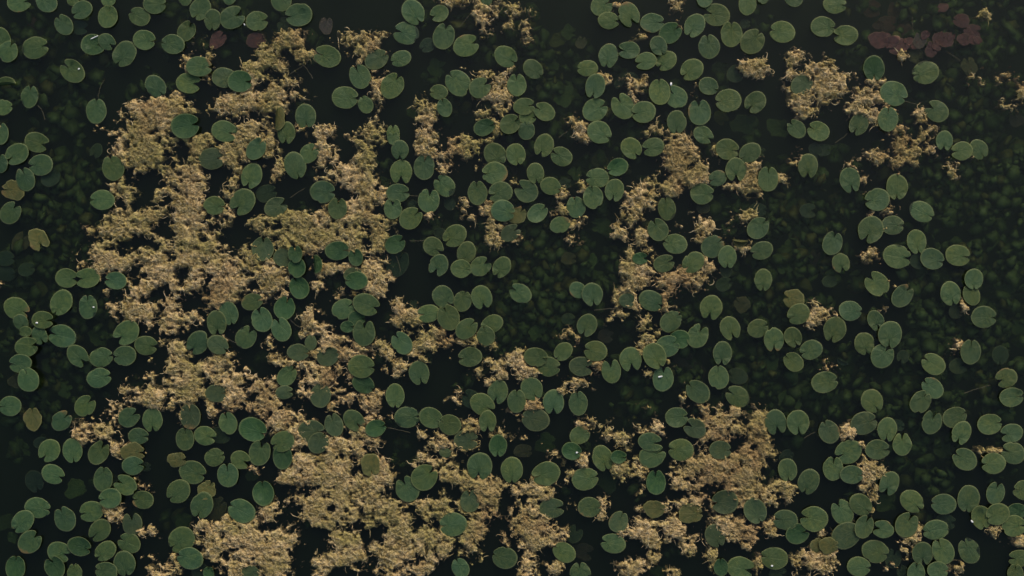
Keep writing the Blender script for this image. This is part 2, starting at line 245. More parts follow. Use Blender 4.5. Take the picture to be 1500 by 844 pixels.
# ------------------------------------------------------------------ algae survey: ellipses "x y rx ry" in photo pixels
BLOBS = """215 180 38 36;175 190 22 12;195 215 35 30;255 165 25 20;275 205 25 10;275 85 7 14;420 62 25 18;395 90 18 14;375 110 18 16;385 135 30 18;365 140 25 25;335 150 22 16;385 155 25 12;350 160 15 12;300 95 10 25;445 80 15 8;415 118 12 8;365 200 35 18;445 188 10 8;480 195 12 10;442 143 8 7;525 55 25 10;535 70 20 15;527 88 10 8;555 50 14 8;552 130 10 28;545 178 7 12;530 200 20 14;525 185 6 10
625 170 14 22;628 200 18 18;670 5 18 8;710 20 14 22;755 14 25 10;760 35 16 10;772 52 5 6;700 110 12 6;730 140 24 12;735 155 15 10;708 170 15 8;725 185 8 10;735 112 8 6;720 125 5 8;848 182 12 10;858 195 8 10;887 115 5 6;715 202 9 7;690 208 12 5
940 57 6 6;935 130 13 10;930 145 6 8;916 122 5 8;965 190 11 9;992 205 20 10;905 8 6 6;1103 95 17 12;992 15 5 12;1022 125 4 8;1163 88 11 12;1180 110 32 14;1185 125 25 20;1175 150 14 18;1185 165 8 8;1215 120 24 30;1205 100 20 12;1280 120 14 8;1270 155 30 20;1265 130 8 6;1300 155 12 8;1321 81 6 5;1347 178 10 14;1335 200 30 12;1298 200 5 10;1430 122 7 14;1475 108 14 9;1468 120 6 5;1495 130 8 12;1482 160 8 7;1440 3 3 8
215 225 45 25;245 240 20 20;280 235 20 35;275 265 25 30;180 285 15 17;185 335 45 18;150 370 22 18;165 385 45 20;215 320 45 18;260 310 40 40;270 360 45 45;230 390 50 20;120 390 8 10;340 225 25 25;395 220 15 20;405 245 14 14;335 270 6 12;300 320 15 10;330 310 10 14;310 375 22 30;345 395 30 25;370 375 25 15;410 330 40 22;430 350 30 20;455 345 25 22;375 325 10 12;475 225 15 20;530 215 22 30;550 200 12 12;515 265 40 22;540 285 25 14;525 310 25 20;500 320 30 22;470 325 22 18;495 345 40 22;540 330 20 18;460 365 20 10;570 325 12 8;560 350 15 25;555 375 18 14;535 395 28 12;490 395 28 12;470 405 8 10;385 400 30 12;425 385 20 10
625 215 18 18;680 220 22 15;700 245 8 9;660 205 10 7;650 245 8 8;675 305 12 16;685 322 10 5;705 300 14 8;710 310 10 12;725 340 15 19;740 335 8 10;757 350 10 6;752 272 6 5;850 275 6 8;820 285 10 8;812 310 10 6;845 325 14 10;843 347 8 6;820 305 8 4;637 315 6 4;895 245 5 7;995 225 26 28;1010 255 30 18;985 265 15 15;962 265 6 14;1030 255 12 12;945 270 12 8;935 290 20 16;925 320 6 20;940 345 14 16;948 370 12 14;915 370 10 8;920 400 14 20;925 390 18 20;903 345 10 8;985 400 40 8;1035 385 10 14;1100 255 14 24;1085 270 16 10;1045 215 5 6;1165 232 12 7;1030 332 14 12;1000 330 8 12;1070 325 7 10;1090 315 8 4;1025 352 6 6;1060 352 5 4;1085 358 10 4;1147 265 4 3;1335 215 35 16;1330 230 25 12;1295 228 20 9;1320 250 6 12;1365 225 10 6;1392 240 8 6;1396 250 5 6;1428 228 10 4;1303 322 14 9;1295 310 10 5;1265 255 5 9;1280 375 9 5;1250 245 6 4
235 410 20 12;210 420 25 14;185 450 26 18;155 445 10 12;220 455 12 12;255 470 20 14;215 480 8 6;245 450 8 6;265 425 14 8;285 420 12 10;290 465 8 8;255 510 14 12;270 545 30 25;215 580 30 16;225 555 4 10;180 570 8 6;270 585 20 14;325 425 25 28;345 410 25 15;385 415 22 20;410 410 20 10;310 535 20 18;325 530 22 25;345 560 30 20;340 580 35 20;385 575 25 20;395 595 25 12;395 510 10 14;415 530 25 12;450 545 30 16;455 465 14 12;450 480 8 10;465 490 14 8;480 505 15 10;490 520 35 18;530 510 20 10;480 560 20 20;460 575 18 10;500 590 18 16;505 545 10 8;545 590 20 12;560 510 10 12;585 535 15 10;470 410 8 12;505 437 14 8;585 460 14 16;550 415 18 12;410 438 6 5;330 490 8 8
605 460 15 15;630 495 30 18;610 515 18 10;655 505 10 14;675 500 14 6;695 500 10 10;716 515 10 16;755 525 14 16;730 540 10 16;760 515 10 6;717 557 6 5;780 545 18 8;795 553 15 5;820 570 10 10;840 562 14 5;670 582 8 9;832 493 13 8;868 535 14 12;780 595 14 14;765 607 12 6;697 543 6 5;896 440 4 8;895 465 5 4;935 410 20 14;990 410 28 14;1020 412 18 10;980 440 12 16;915 440 16 18;905 462 8 8;940 475 6 12;950 500 14 12;960 490 10 6;938 510 6 8;978 530 8 6;952 547 6 5;1005 585 6 12;1033 602 14 14;1015 608 8 6;1080 605 18 10;1115 600 12 8;1192 463 10 9;940 600 6 3;1205 460 10 6;1216 540 8 6;1290 455 6 4;1310 418 6 4;1412 449 7 6;1404 510 5 8
125 630 15 15;150 625 18 14;175 655 14 16;165 610 6 12;195 660 12 10;165 755 14 14;204 780 6 6;222 780 8 5;235 832 22 14;208 708 7 8;290 790 12 20;275 610 12 16;310 600 10 15;410 615 18 18;395 625 10 12;440 640 18 22;470 690 45 28;500 660 35 18;530 640 18 12;545 615 20 8;560 690 18 18;430 700 20 14;520 720 50 25;480 750 50 25;560 750 40 25;600 780 30 30;580 800 35 25;395 750 16 16;345 780 40 25;320 800 25 25;380 810 45 25;430 790 15 20;510 820 30 18;300 770 15 14;380 688 10 7;600 830 35 20;350 835 40 15;475 828 18 14;410 800 18 22;505 800 25 14;400 830 25 14;650 790 12 25
675 630 22 14;655 655 20 14;640 680 18 12;625 670 10 10;665 695 18 12;685 645 20 12;735 640 12 10;765 642 14 6;715 720 28 18;700 745 25 14;640 745 30 18;615 760 20 18;620 800 20 30;690 790 16 25;695 765 18 12;755 720 8 6;790 720 25 16;775 755 28 20;785 785 32 22;760 775 12 18;770 830 18 14;810 830 14 10;807 672 12 7;855 620 12 8;880 628 12 8;848 680 8 10;835 697 10 4;615 635 8 8;755 610 8 8;890 640 14 10;885 745 5 12;838 740 8 3;740 790 5 8;810 700 8 8
905 655 5 12;925 645 10 14;965 620 9 14;945 635 8 8;910 690 10 14;940 700 10 25;1040 615 30 12;1060 630 30 18;1030 640 15 12;1110 620 14 25;1120 655 16 12;1065 685 60 28;1010 680 10 10;1000 700 12 20;1090 720 40 22;1140 720 25 22;1015 735 25 20;955 745 22 10;945 775 25 20;990 770 20 20;1010 790 15 20;1070 770 25 20;1095 785 15 12;1045 815 8 14;1130 775 8 14;930 830 20 16;950 815 8 8;985 838 8 10;1180 820 25 20;1110 825 8 14;910 780 8 8;980 737 10 6;1245 632 14 12;1275 690 18 16;1270 712 12 8;1260 655 5 8;1240 775 10 6;1210 825 20 16;1205 785 12 12;1335 785 12 14;1328 810 8 12;1455 660 10 5;1460 778 8 6;1495 795 10 8;1278 738 4 10;1290 822 14 4;1390 832 8 6;1220 778 5 5"""
HOLES = """250 228 9 14;270 225 9 13;215 268 22 15;205 360 14 12;240 335 13 18;263 402 13 10;195 400 12 10;145 352 6 5;165 365 10 6;248 295 12 6;260 280 8 8;318 265 14 16;345 345 11 34;532 330 6 8;455 337 5 8;505 225 16 18;440 292 20 25;290 575 10 8;355 405 8 5;368 422 7 6;375 525 22 32;441 808 8 24;470 790 14 10;465 715 16 6;480 745 5 6;555 780 12 9;530 830 14 8;430 740 6 14;415 745 5 10;400 770 10 6;1080 655 11 8;970 780 8 10;1036 745 7 12;1010 775 6 6;395 105 9 8;385 125 8 8;422 100 12 10;200 415 5 5;275 440 14 10;500 605 12 8;500 555 9 12;640 690 4 4;612 770 10 12;740 740 12 12;750 755 6 10;1196 152 9 11;1176 98 7 6;1158 132 7 6;735 28 6 15;1225 135 5 5;1290 140 7 6;1345 195 7 6;1010 245 4 4;1355 212 6 5;690 205 6 5;1075 625 6 4;1020 715 7 5;1120 690 6 5;660 640 6 5;690 720 7 4;580 770 6 5;520 690 6 4;360 800 6 5;330 815 5 5;300 350 6 7;230 360 7 5;180 372 6 5;250 375 5 5;190 210 4 4;230 195 4 4;350 545 6 5;410 560 6 5;470 535 6 4;520 290 5 4;480 335 5 5;400 335 5 5"""
M = 220
gx = np.arange(-M, int(W)+M+1, dtype=np.float64); gy = np.arange(-M, int(H)+M+1, dtype=np.float64)
GX, GY = np.meshgrid(gx, gy)                       # rows = y
wx = GX + 5*vnoise(GX, GY, 34, 11) + 3*vnoise(GX, GY, 13, 12)
wy = GY + 5*vnoise(GX, GY, 34, 13) + 3*vnoise(GX, GY, 13, 14)
E = np.full(GX.shape, -40.0)
def ell(b): return [tuple(float(v) for v in t.split()) for t in b.replace('\n', ';').split(';')]
blobs = ell(BLOBS)
rr = random.Random(3)
for k in range(150):                               # the mats go on beyond the picture's edge
    x, y = rr.uniform(-M, W+M), rr.uniform(-M, H+M)
    if -45 < x < W+45 and -45 < y < H+45: continue
    for j in range(3): blobs.append((x+rr.uniform(-25,25), y+rr.uniform(-25,25), rr.uniform(8,32), rr.uniform(8,26)))
def window(x, y, rx, ry):
    i0, i1 = int(max(0, x-rx*1.9-14+M)), int(min(GX.shape[1], x+rx*1.9+14+M)); j0, j1 = int(max(0, y-ry*1.9-14+M)), int(min(GX.shape[0], y+ry*1.9+14+M))
    return slice(j0, max(j1, j0)), slice(i0, max(i1, i0))
for x, y, rx, ry in blobs:
    w = window(x, y, rx, ry)
    d = np.sqrt(((wx[w]-x)/rx)**2 + ((wy[w]-y)/ry)**2)
    E[w] = np.maximum(E[w], min(rx, ry)*((1.02 if min(rx, ry) > 10 else .86)-d))
for x, y, rx, ry in ell(HOLES):
    w = window(x, y, rx, ry)
    d = np.sqrt(((wx[w]-x)/rx)**2 + ((wy[w]-y)/ry)**2)
    E[w] = np.minimum(E[w], -min(rx, ry)*(1.0-d)*1.4)
E = np.minimum(E, 8.0)
N1 = vnoise(GX, GY, 26, 21); N2 = vnoise(GX, GY, 11, 22); N3 = vnoise(GX, GY, 5.2, 23); N4 = vnoise(GX, GY, 2.6, 24)
F = E + 4.8*N1 + 6.4*N2 + 4.6*N3 + 2.6*N4 - .6 + 16*np.clip(vnoise(GX, GY, 4.2, 61)-.42, 0, 1)*(E > -10) - 16*np.clip(vnoise(GX, GY, 6.5, 62)-.33, 0, 1)
T = np.clip(F/11.0, 0, 1)
# curdled relief: rounded lumps with creases between them
qx = GX + 4*vnoise(GX, GY, 9, 41); qy = GY + 4*vnoise(GX, GY, 9, 42)
R1 = .6*np.abs(vnoise(qx, qy, 17.0, 31)) + .4*np.abs(vnoise(qx, qy, 8.0, 35)); R2 = np.abs(vnoise(qx, qy, 4.2, 32)); R3 = vnoise(GX, GY, 2.3, 33)
HT = -0.008 + 0.006*np.clip((F+1.0), 0, 1) - 0.014*np.clip(-F-1, 0, 4)*(1+.5*N3) + 0.012*np.sqrt(T) + np.sqrt(T)*(0.017*np.sqrt(R1) + 0.0095*np.sqrt(R2)) + 0.005*R3*(F > 0) 

# ------------------------------------------------------------------ stacking of pads (which lies on which)
def mat_frac(p):
    j, i = int(p['y'])+M, int(p['x'])+M; r = int(p['L']*.45)
    blk = F[max(0, j-r):j+r, max(0, i-r):i+r]
    return float((blk > 0).mean()) if blk.size else 0.0
for p in surf:
    p['mf'] = mat_frac(p); p['lay'] = 0
    for q in surf:
        if q is p: break
        if math.hypot(p['x']-q['x'], p['y']-q['y']) < (p['L']+q['L'])*.47:
            p['lay'] = max(p['lay'], q['lay']+1)
    p['z'] = 0.005 + 0.0075*p['lay'] + (0.020*min(1, p['mf']*1.6))
    if 'a' in p['f']: p['z'] = 0.012 + 0.0075*p['lay']
UNDER = np.zeros(GX.shape, bool)
for p in surf:                                     # mats sink below the pads that lie on them
    r = p['L']/2; i0, j0 = int(p['x']-r*1.2)+M, int(p['y']-r*1.2)+M; i1, j1 = int(p['x']+r*1.2)+M, int(p['y']+r*1.2)+M
    w = (slice(max(0, j0), max(0, j1)), slice(max(0, i0), max(0, i1)))
    if HT[w].size == 0: continue
    ca, sa = math.cos(math.radians(p['a'])), math.sin(math.radians(p['a']))
    dx, dy = GX[w]-p['x'], -(GY[w]-p['y'])
    u, v = dx*ca+dy*sa, -dx*sa+dy*ca
    d = np.sqrt((u/r)**2 + (v/(r*.88))**2)
    lim = 1.0 + 0.16*N2[w]
    if 'a' in p['f']: lim = 0.86 + 0.42*N2[w] + .25*N3[w]
    UNDER[w] |= d < lim*(1.02 if 'a' not in p['f'] else .9)
    HT[w] = np.where(d < lim, np.minimum(HT[w], p['z']-0.006), HT[w])

# ------------------------------------------------------------------ lily pads
def leaf_arrays(p, rng, z=None):
    """outline grown from the stalk joint; returns co, quads, tris, uv, tint, stain"""
    fl = p['f']; z = p.get('z', 0) if z is None else z
    k = (CAM_H - z)/CAM_H
    cx, cy, _ = px2w(p['x'], p['y'], z)
    A = p['L']/S*k/2*1.03; asp = rng.uniform(1.1, 1.3); B = A/asp
    q = A*rng.uniform(.24, .5); delta = rng.choice([.04, .05, .07, .10, .15, .22, .34]); n = 44
    if 'd' in fl or 's' in fl: delta = rng.choice([.1, .3, .5])
    th = np.concatenate([np.linspace(delta, delta+.55, 9)[:-1], np.linspace(delta+.55, 2*math.pi-delta-.55, n-16), np.linspace(2*math.pi-delta-.55, 2*math.pi-delta, 9)[1:]])
    n = len(th)
    c, s = np.cos(th), np.sin(th)
    # ray from (q,0) to ellipse
    qa = c*c/A**2 + s*s/B**2; qb = 2*q*c/A**2; qc = q*q/A**2 - 1
    R = (-qb + np.sqrt(qb*qb - 4*qa*qc))/(2*qa)
    e1 = th-delta; e2 = 2*math.pi-delta-th
    k1, k2 = rng.uniform(.18, .5), rng.uniform(.18, .5)
    for e, kk in ((e1, k1), (e2, k2)):
        R = R*(1 - kk*np.exp(-(e/.11)**2)) * (1 + rng.uniform(0, .09)*np.exp(-((e-.45)/.28)**2))
    ph = [rng.uniform(0, 6.28) for _ in range(6)]
    rag = .012 if not ('y' in fl or 'k' in fl or 'r' in fl or fl.startswith('s')) else (.13 if fl.startswith('s') else .06)
    R = R*(1 + rag*np.sin(3*th+ph[0]) + rag*.8*np.sin(5*th+ph[1]) + rag*.5*np.sin(11*th+ph[2]))
    if 'a' not in fl and rng.random() < .22:                       # nibbled margin
        tb = rng.uniform(1, 5.2); R = R*(1 - rng.uniform(.06, .16)*np.exp(-((th-tb)/.09)**2))
    fr = [.3, .62, .86, .965, 1.0]
    co = [(q, 0, 0.0)]; uv = [(.5, 0.0)]
    cup = rng.uniform(-.004, .006); wav = rng.uniform(.0005, .0028)
    if 'b' in fl: cup = rng.uniform(.004, .012)
    lift = (rng.uniform(0, 6.28), rng.uniform(0, .012) if rng.random() < .3 else 0)
    for f in fr:
        zz = cup*f*f + wav*f*f*np.sin(4*th+ph[3]) + .6*wav*f*np.sin(7*th+ph[4]) - (.0012 if f == 1 else 0)
        zz = zz + lift[1]*f**3*np.exp(-((((th-lift[0]+math.pi) % (2*math.pi))-math.pi)/.5)**2)
        co += list(zip(q+R*f*c, R*f*s, zz)); uv += list(zip(th/(2*math.pi), np.full(n, f)))
    low = len(co)                                                  # underside
    zz = np.array([v[2] for v in co[-n:]]) - .0028
    co += list(zip(q+R*.99*c, R*.99*s, zz)); uv += list(zip(th/(2*math.pi), np.full(n, 1.0)))
    co.append((q, 0, -.004)); uv.append((.5, 0.0))
    tris = [(0, 1+i, 2+i) for i in range(n-1)]; quads = []
    for r_ in range(len(fr)-1):
        o0, o1 = 1+r_*n, 1+(r_+1)*n
        quads += [(o0+i, o1+i, o1+i+1, o0+i+1) for i in range(n-1)]
    o0 = 1+(len(fr)-1)*n
    quads += [(o0+i, low+i, low+i+1, o0+i+1) for i in range(n-1)]
    tris += [(low+n, low+i+1, low+i) for i in range(n-1)]
    # the two notch edges close the blade's thickness
    for side in (0, n-1):
        rim = [0] + [1+r_*n+side for r_ in range(len(fr))]
        for a_, b_ in zip(rim[:-1], rim[1:]):
            tris.append((a_, b_, low+n) if side else (b_, a_, low+n))
        tris.append((rim[-1], low+side, low+n) if side else (low+side, rim[-1], low+n))
    co = np.array(co)
    if 'f' in fl:                                                   # one side folded up and over
        y = co[:, 1].copy(); m_ = y > 0
        ang = 1.9; co[m_, 1] = y[m_]*math.cos(ang); co[m_, 2] += y[m_]*math.sin(ang)*.5 + .003
    tl, td = rng.uniform(0, .035), rng.uniform(0, 6.28)
    co[:, 2] += tl*(co[:, 0]*math.cos(td) + co[:, 1]*math.sin(td))
    # per leaf colour
    g = rng.uniform(.76, 1.2); wm = rng.uniform(-1, 1)
    side = max(0, min(1, p['x']/W))
    tint = np.array([.032+.009*side+.006*wm, .0625+.005*side+.003*wm, .0245+.003*side-.003*wm])*g
    if 'b' in fl: tint = np.array([.020, .051, .0185])*g
    if 'a' in fl: tint = np.array([.032, .052, .024])*g
    if 'y' in fl: tint = np.array([.06, .066, .022])*g
    if fl.startswith('s') or fl.endswith('s'): tint = np.array([.10, .11, .025])*g if 'y' in fl else np.array([.075, .125, .033])*g
    if 'k' in fl: tint = np.array([.07, .06, .045])*g
    if 'r' in fl: tint = np.array([.112, .056, .044])*g
    nv = len(co)
    st = np.zeros(nv)
    if 'o' in fl or rng.random() < .24:
        td = rng.uniform(0, 6.28); dd = (co[:, 0]*math.cos(td)+co[:, 1]*math.sin(td))/A
        st = np.clip((dd-.25)*1.3, 0, 1)*(.95 if 'o' in fl else .55)
    # turn and place
    ca, sa = math.cos(math.radians(p['a'])), math.sin(math.radians(p['a']))
    X = co[:, 0]*ca - co[:, 1]*sa; Y = co[:, 0]*sa + co[:, 1]*ca
    return np.stack([X, Y, co[:, 2]], 1), (cx, cy, z), quads, tris, np.array(uv), np.tile(tint, (nv, 1)), st
def leaf_mesh(name, parts):
    """parts: list of (co, quads, tris, uv, tint, stain)"""
    off = 0; CO = []; Q = []; TR = []; UV = []; TI = []; ST = []
    for co, q, t, uv, ti, st in parts:
        CO.append(co); Q.append(np.array(q)+off); TR.append(np.array(t)+off); UV.append(uv); TI.append(ti); ST.append(st); off += len(co)
    CO = np.concatenate(CO); UV = np.concatenate(UV); TI = np.concatenate(TI); ST = np.concatenate(ST)
    me = mesh_np(name, CO, np.concatenate(Q), np.concatenate(TR))
    li = np.empty(len(me.loops), dtype=np.int32); me.loops.foreach_get('vertex_index', li)
    ul = me.uv_layers.new(name='leaf'); ul.data.foreach_set('uv', UV[li].astype(np.float32).ravel())
    at = me.attributes.new('tint', 'FLOAT_COLOR', 'POINT'); at.data.foreach_set('color', np.hstack([TI, np.ones((len(TI), 1))]).astype(np.float32).ravel())
    at = me.attributes.new('stain', 'FLOAT', 'POINT'); at.data.foreach_set('value', ST.astype(np.float32))
    me.materials.append(LEAF)
    return me

COLN = ['far left', 'left', 'centre left', 'centre right', 'right', 'far right']
ROWN = ['top', 'upper middle', 'lower middle', 'bottom']
def zone(x, y): return (ROWN[int(max(0, min(3, y//211)))], COLN[int(max(0, min(5, x//250)))])
DIRS = ['right', 'upper right', 'top', 'upper left', 'left', 'lower left', 'bottom', 'lower right']
def describe_all(items, base):
    """items: dicts with x, y, look words (list) -> label, unique; base(words, zone) makes the phrase"""
    by = {}
    for it in items:
        it['zone'] = zone(it['x'], it['y']); by.setdefault((it['phrase'], it['zone']), []).append(it)
    ords = ['first', 'second', 'third', 'fourth', 'fifth', 'sixth', 'seventh', 'eighth', 'ninth', 'tenth']
    for (ph, zn), l in by.items():
        place = f"{zn[0]} {zn[1]}"
        if len(l) == 1: l[0]['label'] = f"{ph}, {place}"; continue
        xs = sorted(l, key=lambda i: i['x']); ys = sorted(l, key=lambda i: i['y'])
        if len(l) == 2:
            a, b = xs
            if abs(a['x']-b['x']) > abs(a['y']-b['y']): w = ('left one', 'right one')
            else: w = ('upper one', 'lower one') if a['y'] < b['y'] else ('lower one', 'upper one')
            a['label'] = f"{ph}, {place}, {w[0]}"; b['label'] = f"{ph}, {place}, {w[1]}"
        else:
            for i, it in enumerate(xs): it['label'] = f"{ph}, {place}, {ords[min(i, 9)]} from left"

def visible_size(p):
    x, y, r = p['x'], p['y'], p['L']/2
    w = max(0, min(W, x+r)-max(0, x-r)); h = max(0, min(H, y+r)-max(0, y-r))
    cov = sum(1 for q in surf if q['lay'] > p['lay'] and math.hypot(q['x']-x, q['y']-y) < (q['L']+p['L'])*.36)
    return w*h*(1-.25*cov)*(.6 if 'a' in p['f'] else 1)
for p in surf: p['vis'] = visible_size(p)
order = sorted(surf, key=lambda p: -p['vis'])
single = [p for p in order[:300]]; rest = order[300:]
for p in single:
    fl = p['f']
    size = 'small' if p['L'] < 30.5 else ('large' if p['L'] > 37.5 else 'medium')
    col = 'yellowed' if 'y' in fl else 'dark' if 'b' in fl else 'browning' if 'o' in fl else 'green'
    d = DIRS[int(((p['a'] % 360)+22.5)//45) % 8]
    where = 'in algae' if 'a' in fl else 'on algae' if p['mf'] > .6 else 'by algae' if p['mf'] > .22 else 'on water' 
    if 'f' in fl: p['phrase'] = f"{size} {col} folded lily pad, {where}"
    else: p['phrase'] = f"{size} {col} lily pad notched {d}, {where}"
describe_all(single, None)
rng = random.Random(21)
for p in single:
    co, loc, q, t, uv, ti, st = leaf_arrays(p, rng)
    o = link('lily_pad', leaf_mesh('lily_pad', [(co, q, t, uv, ti, st)]), LEAF); o.location = loc
    tag(o, p['label'], 'lily pad', 'lily pads floating on the pond'); p['obj'] = o
extra = []
while len(extra) < 190:                                            # pads beyond the picture's edge
    x, y = rng.uniform(-M, W+M), rng.uniform(-M, H+M)
    if -24 < x < W+24 and -24 < y < H+24: continue
    if any(math.hypot(x-q['x'], y-q['y']) < 28 for q in extra + surf): continue
    extra.append(dict(x=x, y=y, L=rng.uniform(30, 40), a=rng.uniform(0, 360), f=''))
    extra[-1]['z'] = .006 + .02*min(1, mat_frac(extra[-1])*1.6) + rng.uniform(0, .012)
parts = []
for p in rest + extra:
    co, loc, q, t, uv, ti, st = leaf_arrays(p, rng); parts.append((co+np.array(loc), q, t, uv, ti, st))
if parts:
    o = link('small_lily_pads', leaf_mesh('small_lily_pads', parts), LEAF)
    tag(o, 'smaller and overlapped green lily pads scattered between the others', 'lily pads', kind='stuff')

# ------------------------------------------------------------------ leaves under the surface
for p in sub:
    fl = p['f']; p['z'] = -rng.uniform(.035, .065) if 'd' in fl else -rng.uniform(.13, .2)
    if 'r' in fl and 'd' in fl: p['z'] = -rng.uniform(.006, .024)
    if 'k' in fl and 'd' in fl: p['z'] = -rng.uniform(.006, .02)
    size = 'small' if p['L'] < 22 else ('large' if p['L'] > 29 else 'medium')
    col = 'reddish' if 'r' in fl else 'olive' if 'y' in fl else 'tan' if 'k' in fl else 'green'
    d = DIRS[int(((p['a'] % 360)+22.5)//45) % 8]
    p['phrase'] = f"{size} {col} leaf notched {d}, {'just submerged' if 'd' in fl else 'deep underwater'}"
describe_all(sub, None)
for p in sub:
    co, loc, q, t, uv, ti, st = leaf_arrays(p, rng)
    co[:, 2] += .12*(co[:, 0]*rng.uniform(-1, 1) + co[:, 1]*rng.uniform(-1, 1))
    nm = 'red_lily_leaf' if 'r' in p['f'] else 'sunken_lily_leaf'
    o = link(nm, leaf_mesh(nm, [(co, q, t, uv, ti, st)]), LEAF); o.location = loc
    tag(o, p['label'], 'sunken leaf', 'leaves under the water surface')
# dense weed lower down, too dim to count
AREAS = [(1430,230,130,130,120),(1440,420,110,110,70),(1400,520,110,80,50),(1330,640,110,90,40),(800,380,110,110,80),(790,470,90,60,40),(1150,320,80,80,45),(1120,460,100,100,45),(1180,560,110,80,45),(90,320,70,110,60),(90,520,80,110,45),(340,40,120,60,20),(780,130,60,70,25),(700,60,80,60,15),(60,100,80,80,25),(1000,560,90,60,20),(1420,40,100,60,25),(930,180,120,80,25),(750,420,700,400,170)]
parts = []
for ax, ay, rx, ry, cnt in AREAS:
    for k in range(cnt*6):
        if k % 5 == 0: bx_, by_ = rng.gauss(ax, rx*.6), rng.gauss(ay, ry*.6); bz_ = rng.uniform(.10, .23)
        x, y = bx_+rng.gauss(0, 10), by_+rng.gauss(0, 10); z = -min(.3, max(.05, bz_+rng.gauss(0, .02)))
        cx, cy, _ = px2w(x, y, z); rad = rng.uniform(5, 15)/S; an = rng.uniform(0, 6.28); st_ = rng.uniform(.45, 1)
        tx, ty = rng.uniform(-.45, .45), rng.uniform(-.45, .45); nn = 11
        v = [(0, 0, .006)]
        for m_ in range(nn):
            t = 2*math.pi*m_/nn; r_ = rad*rng.uniform(.68, 1.15); v.append((r_*math.cos(t), r_*math.sin(t)*st_, rng.uniform(-.006, .006)))
        v.append((0, 0, -.004)); v = np.array(v)
        X = v[:, 0]*math.cos(an)-v[:, 1]*math.sin(an); Y = v[:, 0]*math.sin(an)+v[:, 1]*math.cos(an)
        co = np.stack([X+cx, Y+cy, v[:, 2]+z+tx*X+ty*Y], 1)
        tr = [(0, 1+m_, 1+(m_+1) % nn) for m_ in range(nn)] + [(nn+1, 1+(m_+1) % nn, 1+m_) for m_ in range(nn)]
        g = rng.uniform(.75, 1.1); tint = np.array([.095, .11, .028])*g if rng.random() < .15 else np.array([.070, .118, .034])*g
        parts.append((co, np.zeros((0, 4), int), tr, np.full((nn+2, 2), .5), np.tile(tint, (nn+2, 1)), np.zeros(nn+2)))
o = link('underwater_weed', leaf_mesh('underwater_weed', parts), LEAF)
tag(o, 'dim mass of green water weed leaves deep under the surface', 'water weed', kind='stuff')

# ------------------------------------------------------------------ algae mats
present = F > -2.5
ds = 2
small = present[:(present.shape[0]//ds)*ds, :(present.shape[1]//ds)*ds].reshape(present.shape[0]//ds, ds, -1, ds).max(axis=(1, 3))
lab = np.zeros(small.shape, dtype=np.int32); comps = []
hh_, ww_ = small.shape
for j, i in zip(*np.nonzero(small)):
    if lab[j, i]: continue
    c = len(comps)+1; lab[j, i] = c; stack = [(j, i)]; cells = 0; sxx = syy = 0
    while stack:
        a, b = stack.pop(); cells += 1; sxx += b; syy += a
        for a2, b2 in ((a+1, b), (a-1, b), (a, b+1), (a, b-1)):
            if 0 <= a2 < hh_ and 0 <= b2 < ww_ and small[a2, b2] and not lab[a2, b2]:
                lab[a2, b2] = c; stack.append((a2, b2))
    comps.append(dict(id=c, n=cells*ds*ds, x=sxx/cells*ds-M, y=syy/cells*ds-M))
LAB = np.zeros(present.shape, dtype=np.int32)
up = np.kron(lab, np.ones((ds, ds), dtype=np.int32)); LAB[:up.shape[0], :up.shape[1]] = up
for _ in range(5):                                 # wet fringe under the surface belongs to the nearest mat
    for ax_, sh_ in ((0, 1), (0, -1), (1, 1), (1, -1)):
        r_ = np.roll(LAB, sh_, axis=ax_); LAB = np.where((LAB == 0) & (F > -4.2), r_, LAB)
present = F > -4.2
OL = np.clip(vnoise(GX, GY, 70, 51)*1.1 + .6*vnoise(GX, GY, 18, 52) + .05, 0, 1)
BR = np.clip(vnoise(GX, GY, 55, 53)*1.1 + .6*vnoise(GX, GY, 14, 54) - .35, 0, 1)
for (x, y, r, ko, kb) in [(995,230,45,0,.55),(1100,262,28,.1,.5),(1060,690,70,.25,.5),(715,720,40,.3,.45),(785,760,45,.4,.2),(680,640,40,.5,.3),(1190,140,30,.5,.1),(400,230,40,.5,.1),(335,225,40,.5,.25),(500,740,60,.5,.1),(215,190,30,.25,0),(410,340,45,.5,0),(1340,210,40,0,.2),(880,540,25,0,.6),(545,590,25,0,.6),(585,460,20,0,.4),(980,420,60,.1,.35),(210,820,40,0,.1),(1110,640,30,.1,.5)]:
    d = np.exp(-(((GX-x)/r)**2 + ((GY-y)/r)**2)); OL = np.clip(OL + ko*d, 0, 1); BR = np.clip(BR + kb*d, 0, 1)
PXW = 1.0/S
def algae_mesh(name, mask, origin):
    idx = -np.ones(mask.shape, dtype=np.int64)
    q = mask[:-1, :-1] & mask[1:, :-1] & mask[:-1, 1:] & mask[1:, 1:]
    used = np.zeros(mask.shape, bool)
    used[:-1, :-1] |= q; used[1:, :-1] |= q; used[:-1, 1:] |= q; used[1:, 1:] |= q
    jj, ii = np.nonzero(used)
    if len(jj) == 0: return None
    idx[jj, ii] = np.arange(len(jj))
    co = np.stack([(GX[jj, ii]-W/2)/S-origin[0] + .0018*R3[jj, ii], (H/2-GY[jj, ii])/S-origin[1] + .0018*N4[jj, ii], HT[jj, ii]-origin[2]], 1)
    qj, qi = np.nonzero(q)
    quads = np.stack([idx[qj, qi], idx[qj+1, qi], idx[qj+1, qi+1], idx[qj, qi+1]], 1)
    me = mesh_np(name, co, quads)
    at = me.attributes.new('shade', 'FLOAT_COLOR', 'POINT')
    at.data.foreach_set('color', np.stack([OL[jj, ii], BR[jj, ii], 0*OL[jj, ii], np.ones(len(jj))], 1).astype(np.float32).ravel())
    me.materials.append(ALGAE); return me
nrs = np.random.RandomState(5)
